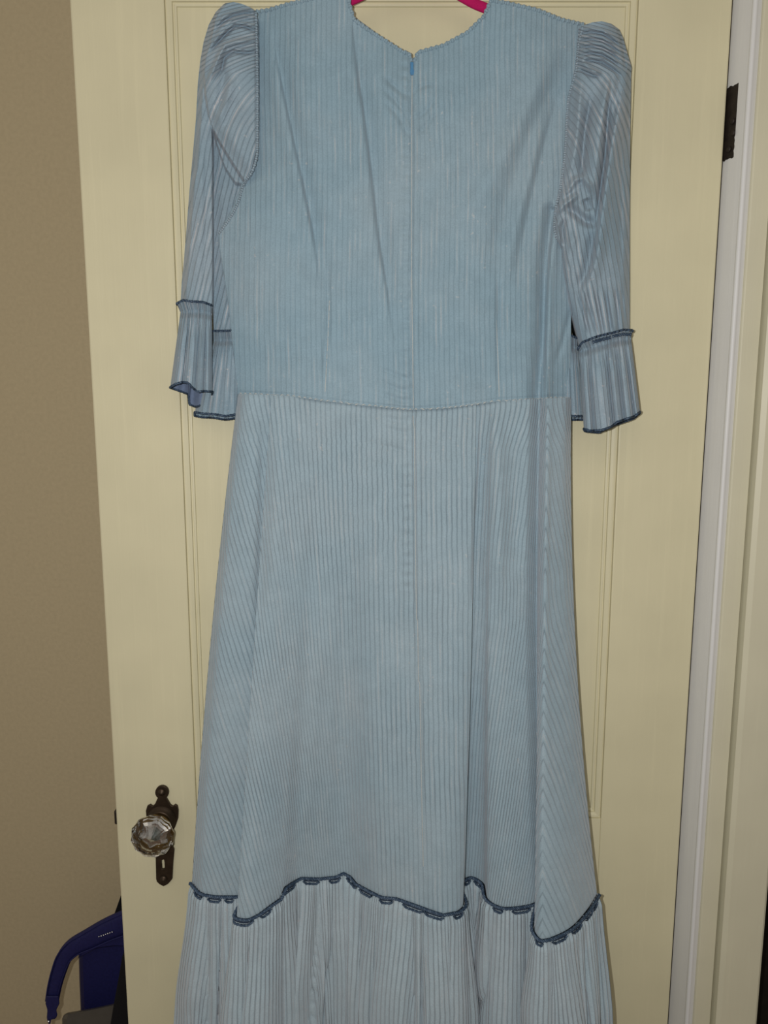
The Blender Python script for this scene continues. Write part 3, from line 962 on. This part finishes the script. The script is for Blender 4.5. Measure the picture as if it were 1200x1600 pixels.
def on_any(pts, step=1.6, off=0.0006):
    q = resample(pts, step)
    out = []
    for x, y in q:
        best = bod_y(x, y)
        for SXa, SYa, SZa in ((LX, LY, LZ), (RX, RY, RZ)):
            i = np.argmin((SXa - x) ** 2 + (SYa - y) ** 2)
            if (SXa.reshape(-1)[i] - x) ** 2 + (SYa.reshape(-1)[i] - y) ** 2 < 16: best = min(best, SZa.reshape(-1)[i])
        out.append(best - off)
    k = np.ones(7) / 7
    out = np.convolve(np.pad(out, 3, mode='edge'), k, 'valid')
    return W(q[:, 0], q[:, 1], out)


for pts in ([(400, 20), (401, 70), (402, 139), (402, 235), (394, 268), (383, 284), (370, 322), (352, 352), (341, 366)],
            [(911, 40), (904, 73), (901, 106), (888, 158), (883, 238), (876, 293), (868, 328), (866, 352), (870, 374)]):
    ap = on_any(smoothpath(pts, 2.0))
    sg = np.r_[0, np.cumsum(np.linalg.norm(np.diff(ap, axis=0), axis=1))]
    dpart(tube('armhole_seam', ap, 0.0014 * (1 + 0.25 * np.sin(sg / 0.006 * 6.283)), M_SLEEVE, dress, n=8))


# ---- gathered cuffs with navy edges
def cuff(name, head, stitch, hemf, Yc, dYb, pleats, amp, hemb=None, lining=False, N=170, top_out=0.006, wave_head=0.002):
    """head: edge of the little heading; stitch: gathering line; hemf / hemb: front and back lower edges (pixels)"""
    s = np.linspace(0, 1, N)
    rs = lambda pts: (lambda q: np.stack([np.interp(s, np.linspace(0, 1, len(q)), q[:, 0]), np.interp(s, np.linspace(0, 1, len(q)), q[:, 1])], -1))(resample(np.array(pts, float), 0.5))
    h, st, hf = rs(head), rs(stitch), rs(hemf)
    hb = rs(hemb) if hemb is not None else hf + np.array([0, 6])
    pl = np.zeros(N)
    P = np.r_[0, np.array(pleats), 1.0]
    q = np.clip(np.searchsorted(P, s, side='right') - 1, 0, len(P) - 2)
    pl = np.abs(np.sin(math.pi * (s - P[q]) / (P[q + 1] - P[q]))) ** 0.6
    fine = np.sin(s * 95) * 0.5 + np.sin(s * 61 + 1) * 0.5
    rows = []; rowb = []
    for k in range(6):                                   # heading
        t = k / 6
        p = h * (1 - t) + st * t
        round_ = 0.010 * np.abs(2 * s - 1) ** 4
        y = Yc + 0.003 * t - top_out * (1 - t) ** 0.8 + round_ - wave_head * fine * (1 - 0.3 * t)
        rows.append(W(p[:, 0], p[:, 1], y)); 
        rowb.append(W(p[::-1, 0], p[::-1, 1] + 2 * (1 - t), Yc + 0.012 + 0.002 * (1 - t) + 0 * s))
    nb = 56
    for k in range(nb + 1):
        t = k / nb
        pf = st * (1 - t) + hf * t
        pb = st * (1 - t) + hb * t
        round_ = (0.010 + 0.006 * t) * np.abs(2 * s - 1) ** 4
        y = Yc + 0.003 * (1 - sm(0, 0.1, t)) - amp * pl * (0.15 + 0.85 * sm(0, 0.5, t)) - 0.008 * sm(0, 0.10, t) - 0.005 * sm(0.1, 0.8, t) + round_ - 0.0016 * fine * (1 - sm(0, 0.4, t))
        rows.append(W(pf[:, 0], pf[:, 1], y))
        yb = Yc + 0.012 + dYb * t + 0.004 * np.sin(s * 19) * t
        rowb.append(W(pb[::-1, 0], pb[::-1, 1], yb))
    A = np.array(rows); Bk = np.array(rowb)
    P3 = np.concatenate([A, Bk], 1)
    ar = np.concatenate([np.zeros((len(A), 1)), np.cumsum(np.linalg.norm(np.diff(P3[..., [0, 1]], axis=1), axis=-1), 1)], 1)
    UV = np.stack([np.repeat(ar[36:37], len(A), 0) / PITCH_RIB, -P3[..., 2]], -1)
    o = grid(name, P3, M_SLEEVE, dress, UV=UV, close_s=True, mat2=M_LINING if lining else None, m2cols=np.arange(N + 2, 2 * N - 3))
    dpart(o)
    e0 = resample(np.r_[P3[0], P3[0][:1]] + np.array([0, -0.001, 0.0006]), 0.0012)
    e1 = resample(np.r_[P3[-1], P3[-1][:1]], 0.0012)
    dpart(tube('cuff_edging', e0, 0.0013, M_NAVY, dress, n=8, twist=1500, wave=0.2))
    dpart(tube('cuff_edging', e1, 0.0013, M_NAVY, dress, n=8, twist=1500, wave=0.2))
    return P3


cuff('cuff_ruffle', [(277, 475), (286, 470), (300, 472), (318, 473), (331, 478)], [(282, 488), (300, 487), (316, 487), (331, 491)],
     [(266, 605), (274, 600), (284, 597), (294, 598), (301, 606), (309, 612), (318, 611), (332, 612)], -0.048, 0.010, [0.30, 0.62, 0.82], 0.009,
     hemb=[(266, 606), (284, 612), (294, 616), (296, 632), (306, 636), (318, 632), (331, 622)], lining=True)
cuff('cuff_ruffle', [(330, 518), (345, 518), (374, 517)], [(331, 531), (352, 531), (376, 531)],
     [(304, 644), (316, 646), (335, 647), (352, 650), (378, 646)], -0.022, 0.001, [0.25, 0.5, 0.72], 0.003)
cuff('cuff_ruffle', [(903, 545), (909, 536), (926, 529), (938, 525), (956, 521), (974, 516), (988, 517)], [(905, 549), (929, 541), (945, 536), (965, 531), (986, 529)],
     [(912, 670), (924, 673), (940, 672), (954, 667), (965, 659), (980, 654), (992, 650), (1000, 643)], -0.052, 0.006, [0.17, 0.52, 0.70, 0.88], 0.013,
     hemb=[(914, 674), (936, 676), (962, 664), (990, 654), (1000, 646)], wave_head=0.003)
cuff('cuff_ruffle', [(880, 524), (892, 525), (906, 531)], [(880, 540), (892, 541), (906, 545)], [(880, 649), (895, 650), (916, 650)], -0.020, 0.002, [0.4, 0.7], 0.002)
# doubled cord over the heading of the right cuff
hd = resample(np.array([(926, 530.5), (938, 527), (954, 523)], float), 0.6)
tube('cuff_edging', W(hd[:, 0], hd[:, 1] + 4, -0.0615), 0.0017, M_NAVY, dress, n=8, twist=1500, wave=0.2).location = tuple(-DO)
hd = resample(np.array([(957, 522), (974, 518.5), (986, 519)], float), 0.6)
tube('cuff_edging', W(hd[:, 0], hd[:, 1] + 3.5, -0.0600), 0.0016, M_NAVY, dress, n=8, twist=1500, wave=0.2).location = tuple(-DO)

# ------------------------------------------------------------------ hanger inside the shoulders
hanger = empty('clothes_hanger', V3(645, -60, -0.030))
hanger['label'] = 'magenta velvet hanger showing in the neckline of the blue dress'
hanger['category'] = 'hanger'
HO = np.array(V3(645, -60, -0.030))
HYY = -0.030


def hpart(o):
    o.location = tuple(-HO); return o


arm = [(428, 46), (480, 26), (520, 13), (556, -3), (600, -24), (645, -38), (690, -24), (722, -5), (742, 6), (765, 15), (810, 30), (880, 54)]
hpart(tube('shoulder_bar', smoothpath(W([p[0] for p in arm], [p[1] for p in arm], HYY), 0.004), 0.0058, M_PINK, hanger, n=10, flat=0.55))
bar = [(428, 46), (428, 60), (520, 66), (780, 68), (880, 66), (880, 54)]
hook = [V3(645, -38, HYY), V3(645, -70, HYY)]
cz = hook[-1]
pts = [hook[0], cz]
R_ = 0.019
for i in range(15):
    a = -math.pi / 2 + math.pi * 1.35 * i / 14
    pts.append((cz[0] + R_ * math.cos(a), cz[1], cz[2] + 0.006 + R_ + R_ * math.sin(a)))
hpart(tube('hook', smoothpath(pts, 0.002), 0.0017, M_STEEL, hanger, n=8))

# ------------------------------------------------------------------ things behind the door, low at the left
bag = empty('navy_bag', V3(150, 1540, 0.15))
bag['label'] = 'navy fabric bag with a bent carrying strap, half hidden behind the door'
bag['category'] = 'bag'
BO = np.array(V3(150, 1540, 0.15))


def bpart(o):
    o.location = tuple(-BO); return o


def slab(name, outline, Yf, th, mat, parent, puff=0.010, n=3):
    """soft padded shape with an outline given in pixels: rounded front and back"""
    P = smooth_outline(outline)
    c = P.mean(0)
    rings = []
    for sc_, dy in ((0.90, -1.0), (0.975, -0.8), (1.0, -0.4), (1.0, 0.4), (0.975, 0.8), (0.90, 1.0)):
        Q = c + (P - c) * sc_
        rings.append(W(Q[:, 0], Q[:, 1], Yf + dy * th / 2))
    n_ = len(P)
    v = np.concatenate(rings)
    f = []
    for i in range(len(rings) - 1):
        for k in range(n_):
            f.append((i * n_ + k, (i + 1) * n_ + k, (i + 1) * n_ + (k + 1) % n_, i * n_ + (k + 1) % n_))
    f.append(tuple(range(n_))); f.append(tuple(range(len(rings) * n_ - 1, (len(rings) - 1) * n_ - 1, -1)))
    return raw(name, v, f, mat, parent, smooth=False)


def smooth_outline(pts):
    q = np.array(pts + pts[:1], float)
    return resample(q, 3.0)[:-1]


bpart(slab('body', [(123, 1490), (140, 1481), (170, 1462), (192, 1440), (230, 1430), (240, 1600), (130, 1600), (126, 1578), (124, 1530)], 0.165, 0.05, M_BAG, bag))
bpart(slab('flap', [(122, 1497), (128, 1470), (150, 1455), (172, 1446), (190, 1438), (215, 1432), (215, 1480), (180, 1478), (150, 1482)], 0.130, 0.02, M_BAG, bag))
strap = [(200, 1440), (172, 1451), (140, 1467), (115, 1480), (101, 1495), (93, 1515), (86, 1540), (82, 1562)]
sp = smoothpath([V3(x, y, 0.118) for x, y in strap], 0.003)
T = np.gradient(sp, axis=0); T /= np.linalg.norm(T, axis=1)[:, None]
A_ = np.cross(T, np.array([0, 1.0, 0]))
wd = np.interp(np.linspace(0, 1, len(sp)), [0, 0.35, 0.6, 1], [0.020, 0.016, 0.012, 0.0095])
rows = []
for (k, dy) in ((-1, 0.003), (-0.93, -0.0035), (-0.5, -0.005), (0, -0.0055), (0.5, -0.005), (0.93, -0.0035), (1, 0.003)):
    rows.append(sp + A_ * (k * wd)[:, None] + np.array([0, dy, 0]))
G = np.stack(rows, 1)
bk = np.stack([sp + A_ * (k * wd)[:, None] + np.array([0, 0.006, 0]) for k in (0.9, 0, -0.9)], 1)
st_ = bpart(grid('strap', np.concatenate([G, bk], 1), M_BAG, bag, close_s=True))
for dk in (-0.9, 0.86):
    tube('strap_piping', sp + A_ * (dk * wd)[:, None] + np.array([0, -0.005, 0]), 0.0012, M_BAG, st_, n=6)
bk_ = bpart(slab('buckle', [(73, 1556), (92, 1556), (93, 1568), (88, 1578), (90, 1586), (87, 1592), (80, 1593), (79, 1600), (75, 1600), (73, 1590), (74, 1578), (71, 1568)], 0.112, 0.008, M_BAG, bag))
lathe('buckle_pin', [(0, 0.0018), (0.002, 0.0016), (0.0025, 0.0)], V3(76.5, 1595, 0.107), M_STEEL, bk_, n=10)
zt = []
for i in range(7):
    zx, zy = 155 + 3.4 * i, 1463 - 1.2 * i
    zt.append(V3(zx, zy, 0.1105))
for i, p in enumerate(zt):
    o = lathe('zip_tooth', [(0, 0.0014), (0.0012, 0.0011), (0.0016, 0.0)], p, M_STEEL, bag, n=6)
    bpart(o)

blk = slab('black_panel', [(196, 1480), (260, 1480), (268, 2121), (166, 2121), (166, 1640), (173, 1598), (178, 1568), (185, 1530), (191, 1495)], 0.050, 0.013, M_BLACK, None)
blk['label'] = 'black flat panel standing upright behind the door edge beside the navy bag'
blk['category'] = 'panel'
bpart(slab('shoulder_strap', [(214, 1340), (222, 1372), (200, 1432), (190, 1470), (176, 1470), (172, 1446), (180, 1424), (190, 1396)], 0.175, 0.008, M_BLACK, bag))

bin_ = empty('grey_bin', V3(160, 1650, 0.15))
bin_['label'] = 'grey plastic bin with a rounded lid under the navy bag'
bin_['category'] = 'bin'
GO = np.array(V3(160, 1650, 0.15))
lid = slab('lid', [(97, 1592), (100, 1585), (106, 1582), (130, 1578), (160, 1572), (215, 1560), (225, 1600), (225, 1618), (97, 1618)], 0.100, 0.07, M_GREY, bin_)
lid.location = tuple(-GO)
q0, q1 = V3(99, 1616, 0.1), V3(222, 1616, 0.1)
bb = box('body', q0[0] + 0.004, q1[0] - 0.004, 0.066, 0.134, 0.0, q0[2], M_GREY, bin_, 0.01)
bb.location = tuple(-GO)

# the hook over the door top that carries the hanger
hx, hz = cz[0], cz[2] + 0.006 + 2 * R_ - 0.0035
hook_path = [(hx, HYY + 0.001 - 0.010, hz + 0.006), (hx, HYY + 0.001 - 0.006, hz), (hx, HYY + 0.008, hz - 0.002), (hx, -0.004, hz + 0.004),
             (hx, -0.0022, hz + 0.02), (hx, -0.0022, ZT + 0.0005), (hx, 0.002, ZT + 0.0025), (hx, TH - 0.002, ZT + 0.0025), (hx, TH + 0.002, ZT), (hx, TH + 0.002, ZT - 0.03)]
q = resample(hook_path, 0.002)
tan = np.gradient(q, axis=0); tan /= np.linalg.norm(tan, axis=1)[:, None]
nn = np.stack([0 * tan[:, 0], -tan[:, 2], tan[:, 1]], -1)
ex = np.array([1.0, 0, 0])
Gk = np.stack([q + ex * a * 0.005 + nn * b * 0.0009 for a, b in ((-1, -1), (1, -1), (1, 1), (-1, 1))], 1)
grid('over_door_hook', Gk, M_STEEL, door, UV=np.zeros(Gk.shape[:2] + (2,)), close_s=True)
